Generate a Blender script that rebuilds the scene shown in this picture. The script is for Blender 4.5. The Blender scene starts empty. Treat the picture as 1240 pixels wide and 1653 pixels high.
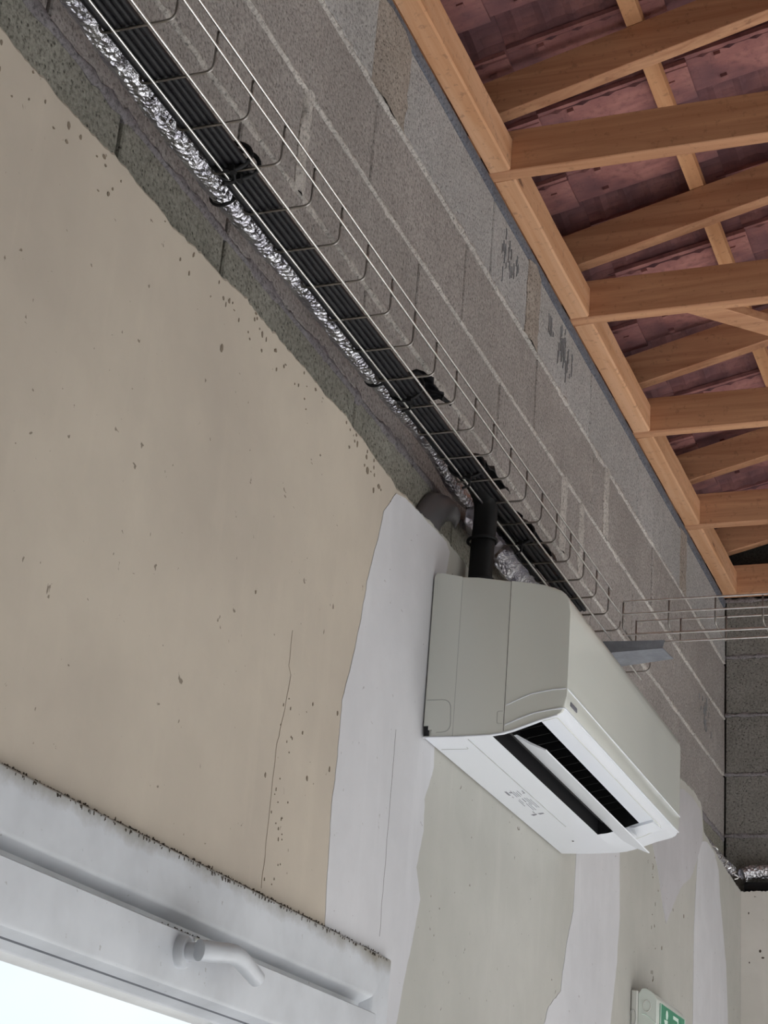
import bpy, bmesh, math, random
from mathutils import Vector, Matrix, noise
from mathutils.geometry import tessellate_polygon
random.seed(11)
S = bpy.context.scene
C = S.collection

# ------------------------------------------------------------------ camera
# world: wall plane x=0 (room at x>0), y runs along the wall, z up, camera height z=0, floor z=-1.5
W = ((0.93043116, 0.07282532, 0.35915782),
     (0.35774654, -0.39302441, -0.84708278),
     (0.07946872, 0.91663967, -0.39173516))
cd = bpy.data.cameras.new('camera'); cam = bpy.data.objects.new('camera', cd); C.objects.link(cam)
cam.matrix_world = Matrix.Translation((1.1, 0, 0)) @ Matrix(W).to_4x4()
cd.sensor_fit = 'VERTICAL'; cd.sensor_height = 36; cd.lens = 2864.6 / 1653 * 36
cd.clip_start = 0.05; cd.clip_end = 200
S.camera = cam

# ------------------------------------------------------------------ world, sun, exposure
wd = bpy.data.worlds.new('sky'); S.world = wd; wd.use_nodes = True
nt = wd.node_tree; bg = nt.nodes['Background']
tc = nt.nodes.new('ShaderNodeTexCoord'); nz = nt.nodes.new('ShaderNodeTexNoise'); nz.inputs['Scale'].default_value = 2.2
nz.inputs['Detail'].default_value = 5
cr = nt.nodes.new('ShaderNodeValToRGB')
cr.color_ramp.elements[0].position = .35; cr.color_ramp.elements[0].color = (0.70, 0.86, 1.0, 1)
cr.color_ramp.elements[1].position = .6; cr.color_ramp.elements[1].color = (0.93, 0.98, 1.0, 1)
nt.links.new(tc.outputs['Generated'], nz.inputs['Vector']); nt.links.new(nz.outputs['Fac'], cr.inputs['Fac'])
nt.links.new(cr.outputs['Color'], bg.inputs['Color'])
bg.inputs['Strength'].default_value = 1.02
sd = bpy.data.lights.new('sun', 'SUN'); sun = bpy.data.objects.new('sun', sd); C.objects.link(sun)
sd.energy = 13.5; sd.angle = math.radians(1.0); sd.color = (1.0, 0.985, 0.975)
sun.rotation_euler = Vector((0.50, -0.12, 0.86)).to_track_quat('Z', 'Y').to_euler()
sun.location = (8, -2, 6)
S.view_settings.view_transform = 'Standard'; S.view_settings.look = 'None'
S.view_settings.gamma = 1; S.view_settings.use_curve_mapping = False
S.view_settings.exposure = 0.10
try:
    S.cycles.use_denoising = True
    S.cycles.max_bounces = 10; S.cycles.diffuse_bounces = 6; S.cycles.sample_clamp_indirect = 6
except Exception:
    pass

# ------------------------------------------------------------------ materials
def mat(name, base, rough=.6, metal=0.0, spec=.5):
    m = bpy.data.materials.new(name); m.use_nodes = True
    b = m.node_tree.nodes['Principled BSDF']
    b.inputs['Base Color'].default_value = (*base, 1); b.inputs['Roughness'].default_value = rough
    b.inputs['Metallic'].default_value = metal; b.inputs['Specular IOR Level'].default_value = spec
    return m
class G:
    """small node graph helper"""
    def __init__(s, m):
        s.t = m.node_tree; s.b = s.t.nodes['Principled BSDF']
        s.co = s.t.nodes.new('ShaderNodeTexCoord').outputs['Object']
    def n(s, kind): return s.t.nodes.new(kind)
    def l(s, a, b): s.t.links.new(a, b)
    def map(s, sc, loc=(0, 0, 0), rot=(0, 0, 0), src=None):
        n = s.n('ShaderNodeMapping'); n.inputs['Scale'].default_value = sc; n.inputs['Location'].default_value = loc
        n.inputs['Rotation'].default_value = rot
        s.l(src or s.co, n.inputs['Vector']); return n.outputs[0]
    def noise(s, scale, detail=4, rough=.6, vec=None, dist=0):
        n = s.n('ShaderNodeTexNoise'); n.inputs['Scale'].default_value = scale; n.inputs['Detail'].default_value = detail
        n.inputs['Roughness'].default_value = rough; n.inputs['Distortion'].default_value = dist
        s.l(vec or s.co, n.inputs['Vector']); return n.outputs['Fac']
    def voro(s, scale, vec=None, feat='F1', rnd=1):
        n = s.n('ShaderNodeTexVoronoi'); n.feature = feat; n.inputs['Scale'].default_value = scale
        n.inputs['Randomness'].default_value = rnd
        s.l(vec or s.co, n.inputs['Vector']); return n.outputs['Distance']
    def ramp(s, f, stops):
        n = s.n('ShaderNodeValToRGB'); e = n.color_ramp.elements
        while len(e) < len(stops): e.new(.5)
        for i, (p, c) in enumerate(stops):
            e[i].position = p; e[i].color = (*c, 1) if isinstance(c, tuple) else (c, c, c, 1)
        s.l(f, n.inputs[0]); return n.outputs[0]
    def mix(s, f, a, b, mode='MIX'):
        n = s.n('ShaderNodeMix'); n.data_type = 'RGBA'; n.blend_type = mode
        if isinstance(f, (int, float)): n.inputs[0].default_value = f
        else: s.l(f, n.inputs[0])
        for i, v in ((6, a), (7, b)):
            if isinstance(v, tuple): n.inputs[i].default_value = (*v, 1)
            else: s.l(v, n.inputs[i])
        return n.outputs[2]
    def math(s, op, a, b=0.0):
        n = s.n('ShaderNodeMath'); n.operation = op
        for i, v in ((0, a), (1, b)):
            if isinstance(v, (int, float)): n.inputs[i].default_value = v
            else: s.l(v, n.inputs[i])
        return n.outputs[0]
    def bump(s, h, strength=.3, dist=.01):
        n = s.n('ShaderNodeBump'); n.inputs['Strength'].default_value = strength; n.inputs['Distance'].default_value = dist
        s.l(h, n.inputs['Height']); s.l(n.outputs[0], s.b.inputs['Normal'])
    def color(s, c): s.l(c, s.b.inputs['Base Color'])
    def rnd(s): return s.n('ShaderNodeObjectInfo').outputs['Random']

def block_mat(name, lo, hi, pit=.5):
    m = mat(name, hi, .95, 0, .2); g = G(m)
    big = g.noise(3.2, 3, .6); fine = g.noise(150, 4, .75); mid = g.noise(26, 4, .65)
    c = g.mix(g.ramp(big, [(.3, 0.0), (.7, 1.0)]), lo, hi)
    c = g.mix(g.math('MULTIPLY', g.rnd(), .35), c, tuple(x * .72 for x in hi))
    c = g.mix(g.ramp(mid, [(.35, .28), (.7, 0.0)]), c, tuple(x * .45 for x in lo))
    c = g.mix(g.ramp(fine, [(.36, .75), (.52, 0.0)]), c, tuple(x * .35 for x in lo))
    c = g.mix(g.ramp(fine, [(.58, 0.0), (.75, .45)]), c, tuple(min(1, x * 1.5) for x in hi))
    v = g.voro(95); c = g.mix(g.ramp(v, [(.10, pit), (.22, 0.0)]), c, tuple(x * .16 for x in lo))
    g.color(c)
    h = g.math('ADD', g.math('MULTIPLY', fine, .8), g.math('MULTIPLY', g.ramp(v, [(.05, 0.0), (.3, 1.0)]), .5))
    g.bump(h, .7, .004)
    return m
M = {}
M['block'] = block_mat('concrete block', (.355, .325, .308), (.49, .455, .435), .35)
M['block_grey'] = block_mat('pale grey concrete block', (.44, .43, .42), (.56, .55, .545), .6)
M['block_green'] = block_mat('rough greenish concrete block', (.28, .27, .23), (.41, .395, .345), .8)
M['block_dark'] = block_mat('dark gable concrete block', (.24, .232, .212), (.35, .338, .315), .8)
M['core'] = block_mat('wall core mortar', (.05, .047, .044), (.07, .066, .062), .5)
M['mortar'] = block_mat('pale bed mortar', (.50, .465, .435), (.70, .66, .62), .5)
M['mortar_dull'] = block_mat('dull bed mortar', (.27, .25, .265), (.36, .335, .345), .4)
M['mortar_patch'] = block_mat('rough brown mortar', (.35, .30, .26), (.52, .465, .41), .9)
M['screed'] = block_mat('blue grey levelling screed', (.15, .157, .19), (.22, .23, .265), .2)

def wood(name, axis, lo, hi, knot=(.09, .035, .02), ring=1.0):
    m = mat(name, hi, .62, 0, .3); g = G(m)
    sc = {'x': (2.0, 40, 40), 'y': (40, 2.0, 40)}[axis]
    rot = (0, 0, 0)
    v = g.map(sc, rot=rot)
    off = g.n('ShaderNodeVectorMath'); off.operation = 'ADD'
    g.l(v, off.inputs[0])
    cb = g.n('ShaderNodeCombineXYZ'); r = g.math('MULTIPLY', g.rnd(), 37.0)
    for i in range(3): g.l(r, cb.inputs[i])
    g.l(cb.outputs[0], off.inputs[1]); v = off.outputs[0]
    grain = g.noise(1.0, 5, .6, v, .6); wide = g.noise(.35, 2, .5, v)
    c = g.mix(g.ramp(grain, [(.35, 0.0), (.62, 1.0)]), lo, hi)
    c = g.mix(g.ramp(wide, [(.35, .30), (.62, 0.0)]), c, tuple(x * .62 for x in lo))
    ksc = {'x': (5, 16, 16), 'y': (16, 5, 16)}[axis]
    kv = g.map(ksc); ko = g.n('ShaderNodeVectorMath'); ko.operation = 'ADD'; g.l(kv, ko.inputs[0]); g.l(cb.outputs[0], ko.inputs[1])
    kd = g.voro(.8, ko.outputs[0])
    c = g.mix(g.ramp(kd, [(.06, .85), (.12, 0.0)]), c, knot)
    c = g.mix(g.ramp(g.noise(55, 3, .7), [(.30, .35), (.42, 0.0)]), c, knot)
    c = g.mix(g.math('MULTIPLY', g.rnd(), .25), c, (hi[0] * .75, hi[1] * .70, hi[2] * .6))
    g.color(c); g.bump(grain, .25, .003)
    return m
M['wood_x'] = wood('pine timber across the room', 'x', (.44, .205, .112), (.64, .35, .20))
M['wood_y'] = wood('pine timber along the wall', 'y', (.62, .32, .165), (.74, .44, .27))
M['batten'] = wood('roofing batten', 'y', (.52, .25, .12), (.66, .36, .19))

m = mat('terracotta tile underside', (.36, .15, .13), .85, 0, .2); g = G(m); M['tile'] = m
nb = g.noise(7, 5, .65); nf = g.noise(60, 4, .7)
st = g.noise(1, 4, .6, g.map((6, 45, 45)))
bd = g.noise(3.0, 3, .6)
c = g.mix(g.ramp(nb, [(.35, 0.0), (.65, 1.0)]), (.30, .125, .115), (.46, .215, .185))
c = g.mix(g.ramp(st, [(.4, .35), (.6, 0.0)]), c, (.17, .075, .085))
c = g.mix(g.ramp(nf, [(.33, .5), (.48, 0.0)]), c, (.16, .08, .075))
c = g.mix(g.math('MULTIPLY', g.rnd(), .5), c, (.20, .09, .10))
c = g.mix(g.ramp(bd, [(.42, .72), (.56, 0.0)]), c, (.105, .058, .07))
g.color(c); g.bump(nf, .4, .003)

def board_mat(name, a, b, speck):
    m = mat(name, a, .88, 0, .25); g = G(m)
    big = g.noise(2.0, 4, .6); mid = g.noise(9, 5, .65); streak = g.noise(1, 4, .6, g.map((20, 20, 3)))
    c = g.mix(g.ramp(big, [(.35, 0.0), (.65, 1.0)]), a, b)
    c = g.mix(g.ramp(mid, [(.42, .14), (.6, 0.0)]), c, tuple(x * .8 for x in a))
    c = g.mix(g.ramp(streak, [(.55, 0.0), (.75, .16)]), c, tuple(min(1, x * 1.2) for x in b))
    sp = g.noise(70, 2, .5, dist=.4)
    c = g.mix(g.ramp(sp, [(.235, speck), (.27, 0.0)]), c, (.10, .075, .05))
    g.color(c); g.bump(g.noise(45, 4, .6), .10, .003)
    return m
M['board'] = board_mat('aged beige plasterboard', (.455, .40, .335), (.53, .47, .39), .7)
M['board_grey'] = board_mat('grey green plasterboard', (.43, .425, .39), (.50, .49, .455), .7)
M['filler'] = board_mat('white joint compound', (.55, .55, .57), (.63, .63, .65), .4)
M['filler_grey'] = board_mat('greyish smeared compound', (.43, .42, .43), (.53, .52, .54), .5)
M['cream'] = board_mat('cream gable plasterboard', (.62, .60, .555), (.70, .68, .64), .9)
M['dirt'] = mat('dark dirt', (.075, .06, .045), .95)
M['dirt_brown'] = mat('brown grime', (.20, .16, .12), .95)
M['ink'] = mat('faded block ink', (.25, .255, .27), .95)
M['stain'] = mat('faint brown stain', (.33, .27, .21), .95)
M['crack'] = mat('hairline crack', (.12, .11, .10), .95)

m = mat('galvanised wire', (.66, .65, .62), .33, 1.0); M['wire'] = m; g = G(m)
g.color(g.mix(g.ramp(g.noise(60, 3), [(.4, 0.0), (.65, 1.0)]), (.78, .77, .75), (.95, .95, .95)))
m = mat('galvanised sheet', (.33, .35, .39), .45, .85); M['sheet'] = m; g = G(m)
g.color(g.mix(g.noise(22, 5, .7), (.16, .17, .20), (.50, .53, .60)))
m = mat('crumpled aluminium foil', (.80, .80, .84), .24, 1.0); M['foil'] = m; g = G(m)
g.color(g.mix(g.ramp(g.noise(30, 3), [(.4, 0.0), (.6, 1.0)]), (.62, .61, .68), (.92, .92, .96)))
g.bump(g.math('ADD', g.voro(120), g.noise(90, 4, .7)), .8, .006)
M['foil_dark'] = mat('dull foil tape', (.40, .38, .42), .4, .8); g = G(M['foil_dark']); g.bump(g.voro(60), .7, .008)
M['rubber'] = mat('black cable sheath', (.010, .010, .012), .5, 0, .3)
M['plastic_black'] = mat('black sleeve', (.010, .010, .011), .6, 0, .3)
m = mat('grey plastic sheet', (.15, .145, .155), .4, 0, .5); M['greyplastic'] = m
m = mat('warm white appliance plastic', (.70, .715, .66), .17, 0, .55); M['ac'] = m; g = G(m)
g.color(g.mix(g.noise(3, 2), (.665, .68, .63), (.72, .735, .68)))
M['ac_white'] = mat('white appliance plastic', (.72, .745, .79), .3, 0, .5)
M['ac_dark'] = mat('black air outlet', (.006, .006, .008), .5)
M['seam'] = mat('dark seam', (.10, .10, .09), .8)
M['seam_soft'] = mat('soft seam', (.42, .43, .41), .8)
M['print'] = mat('grey print', (.22, .22, .25), .8)
m = mat('white window frame plastic', (.56, .585, .62), .38, 0, .5); M['pvc'] = m; g = G(m)
c = g.mix(g.ramp(g.noise(6, 4), [(.4, 0.0), (.65, 1.0)]), (.50, .52, .55), (.60, .625, .66))
c = g.mix(g.ramp(g.noise(80, 2), [(.24, .5), (.29, 0.0)]), c, (.2, .18, .15))
sep = g.n('ShaderNodeSeparateXYZ'); g.l(g.co, sep.inputs[0])          # grime smeared under the head of the frame
zz = g.math('ADD', sep.outputs[2], g.math('MULTIPLY', g.math('SUBTRACT', g.noise(9, 5, .7), .5), .06))
c = g.mix(g.ramp(g.math('MULTIPLY', g.math('SUBTRACT', zz, .40), 20.0), [(.38, 0.0), (.86, .9)]), c, (.22, .20, .16))
g.color(c)
M['gasket'] = mat('grey gasket', (.16, .17, .19), .7)
m = mat('window glass', (1, 1, 1), .0); M['glass'] = m
m.node_tree.nodes['Principled BSDF'].inputs['Transmission Weight'].default_value = 1.0
m.node_tree.nodes['Principled BSDF'].inputs['IOR'].default_value = 1.02
m = mat('concrete floor', (.52, .50, .47), .8); M['floor'] = m; g = G(m)
g.color(g.mix(g.noise(1.5, 5), (.52, .53, .54), (.64, .65, .66)))
M['plain'] = mat('painted room wall', (.50, .47, .43), .9)
M['roof'] = mat('dark roof deck', (.10, .06, .05), .9)
M['ground'] = mat('outside gravel', (.38, .37, .34), .95)
M['sign_base'] = mat('off white sign housing', (.62, .63, .59), .4)
M['sign_clear'] = mat('pale translucent cover', (.66, .72, .67), .15)
M['sign_green'] = mat('green pictogram', (.02, .24, .13), .4)
M['sign_pale'] = mat('pale pictogram', (.72, .86, .78), .4)

# ------------------------------------------------------------------ helpers
def link(name, me, m, parent=None, smooth=None):
    o = bpy.data.objects.new(name, me); C.objects.link(o)
    if m is not None: me.materials.append(m)
    if parent is not None: o.parent = parent
    if smooth is not None:
        bm = bmesh.new(); bm.from_mesh(me)
        for f in bm.faces: f.smooth = True
        for e in bm.edges:
            e.smooth = not (len(e.link_faces) == 2 and e.calc_face_angle(0) > math.radians(smooth))
        bm.to_mesh(me); bm.free()
    return o
def build(name, bm, m, parent=None, smooth=None, normals=True):
    if normals: bmesh.ops.recalc_face_normals(bm, faces=bm.faces)
    me = bpy.data.meshes.new(name); bm.to_mesh(me); bm.free()
    return link(name, me, m, parent, smooth)
def box(bm, x0, x1, y0, y1, z0, z1, j=0.0):
    r = lambda: random.uniform(-j, j)
    v = [bm.verts.new((x + r(), y + r(), z + r())) for x in (x0, x1) for y in (y0, y1) for z in (z0, z1)]
    for q in ((0, 1, 3, 2), (4, 6, 7, 5), (0, 4, 5, 1), (2, 3, 7, 6), (0, 2, 6, 4), (1, 5, 7, 3)):
        bm.faces.new([v[i] for i in q])
    return v
def bevel(bm, w, seg=1):
    bmesh.ops.bevel(bm, geom=list(bm.edges), offset=w, segments=seg, affect='EDGES', profile=.5)
def boxobj(name, m, parent, *a, j=0, bev=0, seg=1):
    bm = bmesh.new(); box(bm, *a, j=j)
    if bev: bevel(bm, bev, seg)
    return build(name, bm, m, parent)
def prism(bm, pts, axis, a, b):
    """polygon pts (2-D) extruded along axis from a to b; pts are the other two coordinates in xyz order"""
    def P(p, t):
        return {'x': (t, p[0], p[1]), 'y': (p[0], t, p[1]), 'z': (p[0], p[1], t)}[axis]
    A = [bm.verts.new(P(p, a)) for p in pts]; B = [bm.verts.new(P(p, b)) for p in pts]
    bm.faces.new(A); bm.faces.new(B[::-1]); n = len(pts)
    for i in range(n): bm.faces.new((A[i], B[i], B[(i + 1) % n], A[(i + 1) % n]))
def tube(bm, pts, r, n=8, cap=True, rf=None):
    pts = [Vector(p) for p in pts]; rings = []
    t0 = (pts[1] - pts[0]).normalized()
    up = Vector((0, 0, 1)) if abs(t0.z) < .9 else Vector((1, 0, 0))
    u = t0.cross(up).normalized()
    for i, p in enumerate(pts):
        t = (pts[min(i + 1, len(pts) - 1)] - pts[max(i - 1, 0)]).normalized()
        u = (u - t * u.dot(t)).normalized(); w = t.cross(u)
        ring = []
        for k in range(n):
            a = 2 * math.pi * k / n
            rr = r if rf is None else rf(i, a)
            ring.append(bm.verts.new(p + (u * math.cos(a) + w * math.sin(a)) * rr))
        rings.append(ring)
    for i in range(len(rings) - 1):
        for k in range(n):
            bm.faces.new((rings[i][k], rings[i][(k + 1) % n], rings[i + 1][(k + 1) % n], rings[i + 1][k]))
    if cap:
        bm.faces.new(rings[0][::-1]); bm.faces.new(rings[-1])
def smoothpath(ctrl, n=8):
    """Catmull-Rom through control points"""
    c = [Vector(p) for p in ctrl]; c = [2 * c[0] - c[1]] + c + [2 * c[-1] - c[-2]]; out = []
    for i in range(1, len(c) - 2):
        for k in range(n):
            t = k / n; a, b, d, e = c[i - 1], c[i], c[i + 1], c[i + 2]
            out.append(.5 * ((2 * b) + (d - a) * t + (2 * a - 5 * b + 4 * d - e) * t * t + (3 * b - a - 3 * d + e) * t ** 3))
    out.append(c[-2]); return out
def thing(name, label, cat, loc=(0, 0, 0), group=None):
    o = bpy.data.objects.new(name, None); C.objects.link(o); o.location = loc
    o.empty_display_size = .05
    tag(o, label, cat, group); return o
def tag(o, label, cat, group=None):
    o['label'] = label; o['category'] = cat
    if group: o['group'] = group
    return o
def struct(o): o['kind'] = 'structure'; return o
def adopt(root):
    """children were modelled in world coordinates: keep them there although the root sits at its base"""
    inv = Matrix.Translation(root.location).inverted()
    for ch in root.children: ch.matrix_parent_inverse = inv

# ------------------------------------------------------------------ room shell
struct(boxobj('floor', M['floor'], None, -.25, 6.3, -5.2, 6.0, -1.6, -1.5))
g0 = struct(boxobj('ground', M['ground'], None, -30, 40, -30, 30, -1.75, -1.62))

XC = -.014                                   # face of the wall core, the blocks stand 14 mm proud of it
bm = bmesh.new()
WY0, WY1, WZ0, WZ1 = .1, 2.57, -.55, .415    # window opening
box(bm, -.2, XC, -5.2, 5.8, WZ1, 2.158); box(bm, -.2, XC, -5.2, 5.8, -1.5, WZ0)
box(bm, -.2, XC, -5.2, WY0, WZ0, WZ1); box(bm, -.2, XC, WY1, 5.8, WZ0, WZ1)
wall_left = struct(build('wall_left', bm, M['core']))

def block(x0, x1, y0, y1, z0, z1, m, parent, out=0.0):
    bm = bmesh.new(); box(bm, x0, x1 + out, y0, y1, z0, z1, j=.0012); bevel(bm, .0025)
    return build('concrete_block', bm, m, parent)
courses = [  # z0, z1, joints (a pair is a wide mortar patch), material
    (1.150, 1.345, [.62, 1.12, 1.623, 1.924, 2.43, 2.93, 3.43, 3.93, 4.43, 4.93, 5.43], 'block_green'),
    (1.345, 1.555, [.43, .93, 1.43, 1.928, 2.43, 2.93, 3.43, 3.93, 4.43, 4.93], 'block'),
    (1.555, 1.745, [.60, 1.10, 1.60, (2.120, 2.150), 2.66, 3.16, (3.64, 3.685), (3.80, 3.835), 4.34, 4.847, 5.35], 'block'),
    (1.745, 1.936, [.90, 1.40, 1.90, 2.405, 2.907, 3.41, 3.905, (4.015, 4.06), 4.548, 5.06], 'block'),
    (1.936, 2.135, [.86, 1.36, 1.86, (2.365, 2.53), 3.055, (3.31, 3.40), 3.858, 4.36, (4.90, 4.985)], 'block_grey')]
for z0, z1, js, mk in courses:
    y = .2
    for j in js + [5.6]:
        a, b = j if isinstance(j, tuple) else (j - .0030, j + .0030)
        if j == 5.6: a = 5.598
        block(-.013, 0, y, a, z0 + .005, z1 - .005, M[mk], wall_left, random.uniform(-.001, .0015))
        if isinstance(j, tuple):             # vertical joint filled with mortar, rough and a little proud
            bm = bmesh.new(); n = 9; rows = []
            for i in range(n + 1):
                z = z0 + (z1 - z0) * i / n; wob = lambda: random.uniform(-.006, .006)
                w = (b - a)
                rows.append([bm.verts.new((XC, a - .004, z)), bm.verts.new((.001, a - .003 + wob(), z)),
                             bm.verts.new((.005 + random.uniform(-.003, .004), a + w * .3 + wob(), z)),
                             bm.verts.new((.004 + random.uniform(-.003, .004), a + w * .7 + wob(), z)),
                             bm.verts.new((.001, b + .003 + wob(), z)), bm.verts.new((XC, b + .004, z))])
            for i in range(n):
                for k in range(5): bm.faces.new((rows[i][k], rows[i][k + 1], rows[i + 1][k + 1], rows[i + 1][k]))
            build('mortar_patch', bm, M['mortar_patch' if b - a > .06 else 'mortar'], wall_left, 50)
        y = b
def bed(z, y0, y1, m, w=.005, proud=.004, seed=0, parent=None, axis='y', base=0.0):
    bm = bmesh.new(); n = int((y1 - y0) / .012); rows = []
    for i in range(n + 1):
        y = y0 + (y1 - y0) * i / n
        q = noise.noise((y * 9, seed, 0)); q2 = noise.noise((y * 40, seed, 5)); q3 = noise.noise((y * 40, seed, 9))
        ww = max(.0010, w * (1 + 1.5 * q + 1.3 * q2 + .6 * noise.noise((y * 110, seed, 2)))); c = z + .0035 * noise.noise((y * 5, seed, 3))
        pr = proud * (.8 + .8 * q3)
        pts = [(XC, c - .006), (.0, c - ww - .002 * q3), (pr, c - ww * .3), (pr * .8, c + ww * .5), (.0, c + ww + .002 * q2), (XC, c + .006)]
        if axis == 'y': rows.append([bm.verts.new((p, y, zz)) for p, zz in pts])
        else: rows.append([bm.verts.new((y, base - p, zz)) for p, zz in pts])
    for i in range(n):
        for k in range(5): bm.faces.new((rows[i][k], rows[i][k + 1], rows[i + 1][k + 1], rows[i + 1][k]))
    return build('mortar_joint', bm, m, parent, 50)
bed(1.345, .2, 5.59, M['mortar_dull'], .009, .004, 1, wall_left)
bed(1.555, .2, 5.59, M['mortar'], .006, .004, 2, wall_left)
bed(1.745, .2, 5.59, M['mortar'], .005, .004, 3, wall_left)
bed(1.936, .2, 5.59, M['mortar'], .006, .005, 4, wall_left)
# levelling screed on the wall head
bm = bmesh.new(); n = 270; rows = []
for i in range(n + 1):
    y = .2 + 5.39 * i / n; q = .004 * noise.noise((y * 6, 2, 2)) + .002 * noise.noise((y * 45, 2, 7))
    rows.append([bm.verts.new(p) for p in ((XC, y, 2.128), (.0015, y, 2.137 + q), (.003, y, 2.143 + q), (.002, y, 2.159), (-.19, y, 2.159))])
for i in range(n):
    for k in range(4): bm.faces.new((rows[i][k], rows[i][k + 1], rows[i + 1][k + 1], rows[i + 1][k]))
build('levelling_screed', bm, M['screed'], wall_left, 40)

# smudged ink marks on the pale top course, unreadable in the photo
bm = bmesh.new()
for yc, zc, n_ in ((3.17, 2.045, 22), (3.60, 2.055, 34), (5.28, 1.66, 16)):
    for i in range(n_):
        y = yc + random.gauss(0, .035); z = zc + random.gauss(0, .022); l = random.uniform(.006, .02); w = random.uniform(.0010, .0022)
        pts = [(y, z - l), (y + w, z - l), (y + w * 1.5 + .002, z), (y + w, z + l), (y, z + l), (y + .002, z)]
        prism(bm, pts, 'x', .0005, .0026)
for y in (3.475, 3.487, 3.497): prism(bm, [(y, 2.035), (y + .002, 2.035), (y + .006, 2.06), (y + .002, 2.085), (y, 2.085), (y + .004, 2.06)], 'x', .0005, .0026)
build('ink_smudge', bm, M['ink'], wall_left)['kind'] = 'stuff'

# gable wall at the far end
roofz = lambda x: 2.417 + .268 * x           # top of the rafters
bm = bmesh.new()
prism(bm, [(-.2, -1.5), (6.3, -1.5), (6.3, roofz(0)), (3.1, roofz(3.1)), (-.2, roofz(-.2))], 'y', 5.614, 5.8)
wall_back = struct(build('wall_back', bm, M['core']))
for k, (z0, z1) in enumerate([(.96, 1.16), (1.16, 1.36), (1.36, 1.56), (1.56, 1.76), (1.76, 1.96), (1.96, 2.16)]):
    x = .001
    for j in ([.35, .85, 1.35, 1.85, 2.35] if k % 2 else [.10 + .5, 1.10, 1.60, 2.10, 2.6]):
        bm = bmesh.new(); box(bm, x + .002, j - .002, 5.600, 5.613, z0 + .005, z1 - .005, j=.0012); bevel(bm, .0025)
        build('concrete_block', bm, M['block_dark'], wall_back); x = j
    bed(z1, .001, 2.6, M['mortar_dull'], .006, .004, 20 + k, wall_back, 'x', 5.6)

# lining boards on the long wall; ragged top edge
BX = .065
top = [(.0, 1.199), (1.267, 1.199), (1.412, 1.197), (1.548, 1.203), (1.71, 1.202), (1.894, 1.216), (2.068, 1.214), (2.26, 1.214),
       (2.40, 1.205), (2.485, 1.192), (2.527, 1.199), (2.579, 1.200), (2.635, 1.202), (2.733, 1.204), (2.891, 1.198), (3.3, 1.20), (4.3, 1.27),
       (4.539, 1.285), (4.668, 1.295), (4.828, 1.303), (4.925, 1.298), (4.950, 1.268), (4.967, 1.223), (5.091, 1.207), (5.228, 1.193), (5.53, 1.172)]
def topz(y):
    for (a, za), (b, zb) in zip(top, top[1:]):
        if a <= y <= b: return za + (zb - za) * (y - a) / (b - a)
    return top[-1][1] if y > top[-1][0] else top[0][1]
def board(y0, y1, m, zlo=-1.5, jag=1.0):
    bm = bmesh.new(); n = max(8, int((y1 - y0) / .007)); T = []
    for i in range(n + 1):
        y = y0 + (y1 - y0) * i / n
        T.append((y, topz(y) + jag * (.005 * noise.noise((y * 14, 0, 0)) + .0035 * noise.noise((y * 70, 3, 0)) + .0015 * random.uniform(-1, 1))))
    cols = [[bm.verts.new((xx, y, z)) for xx, z in ((BX, zlo), (BX, tz - .004), (BX - .002, tz), (BX - .012, tz - .002), (BX - .012, zlo))] for y, tz in T]
    for a, b in zip(cols, cols[1:]):
        for k in range(4): bm.faces.new((a[k], a[k + 1], b[k + 1], b[k]))
    bm.faces.new(cols[0]); bm.faces.new(cols[-1][::-1])
    return build('plasterboard', bm, m, wall_left)
JY = (2.563, 3.763, 4.963)
board(2.5640, 3.7625, M['board_grey'])
board(3.7635, 4.9625, M['board_grey']); board(4.9635, 5.529, M['board_grey'])
# the board over the window is notched round the opening: three pieces of one sheet in a single part
bm = bmesh.new(); n = 330; T = []
for i in range(n + 1):
    y = .0 + 2.5625 * i / n
    T.append((y, topz(y) + .005 * noise.noise((y * 14, 0, 0)) + .0035 * noise.noise((y * 70, 3, 0)) + .0015 * random.uniform(-1, 1)))
cols = [[bm.verts.new((xx, y, z)) for xx, z in ((BX - .012, .43), (BX, .43), (BX, tz - .004), (BX - .002, tz), (BX - .012, tz - .002))] for y, tz in T]
for a, b in zip(cols, cols[1:]):
    for k in range(4): bm.faces.new((a[k], a[k + 1], b[k + 1], b[k]))
build('plasterboard', bm, M['board'], wall_left)
boxobj('plasterboard', M['board'], wall_left, BX - .012, BX, .0, 2.5625, -1.5, -.575)
boxobj('plasterboard', M['board'], wall_left, BX - .012, BX, -5.1, -.001, -1.5, 1.2)
# boards stand off the blocks on timber studs
for y in (2.9, 3.4, 4.1, 4.6, 5.2):
    boxobj('stud', M['wood_x'], wall_left, .001, BX - .0125, y, y + .04, .6, 1.16)

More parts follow.
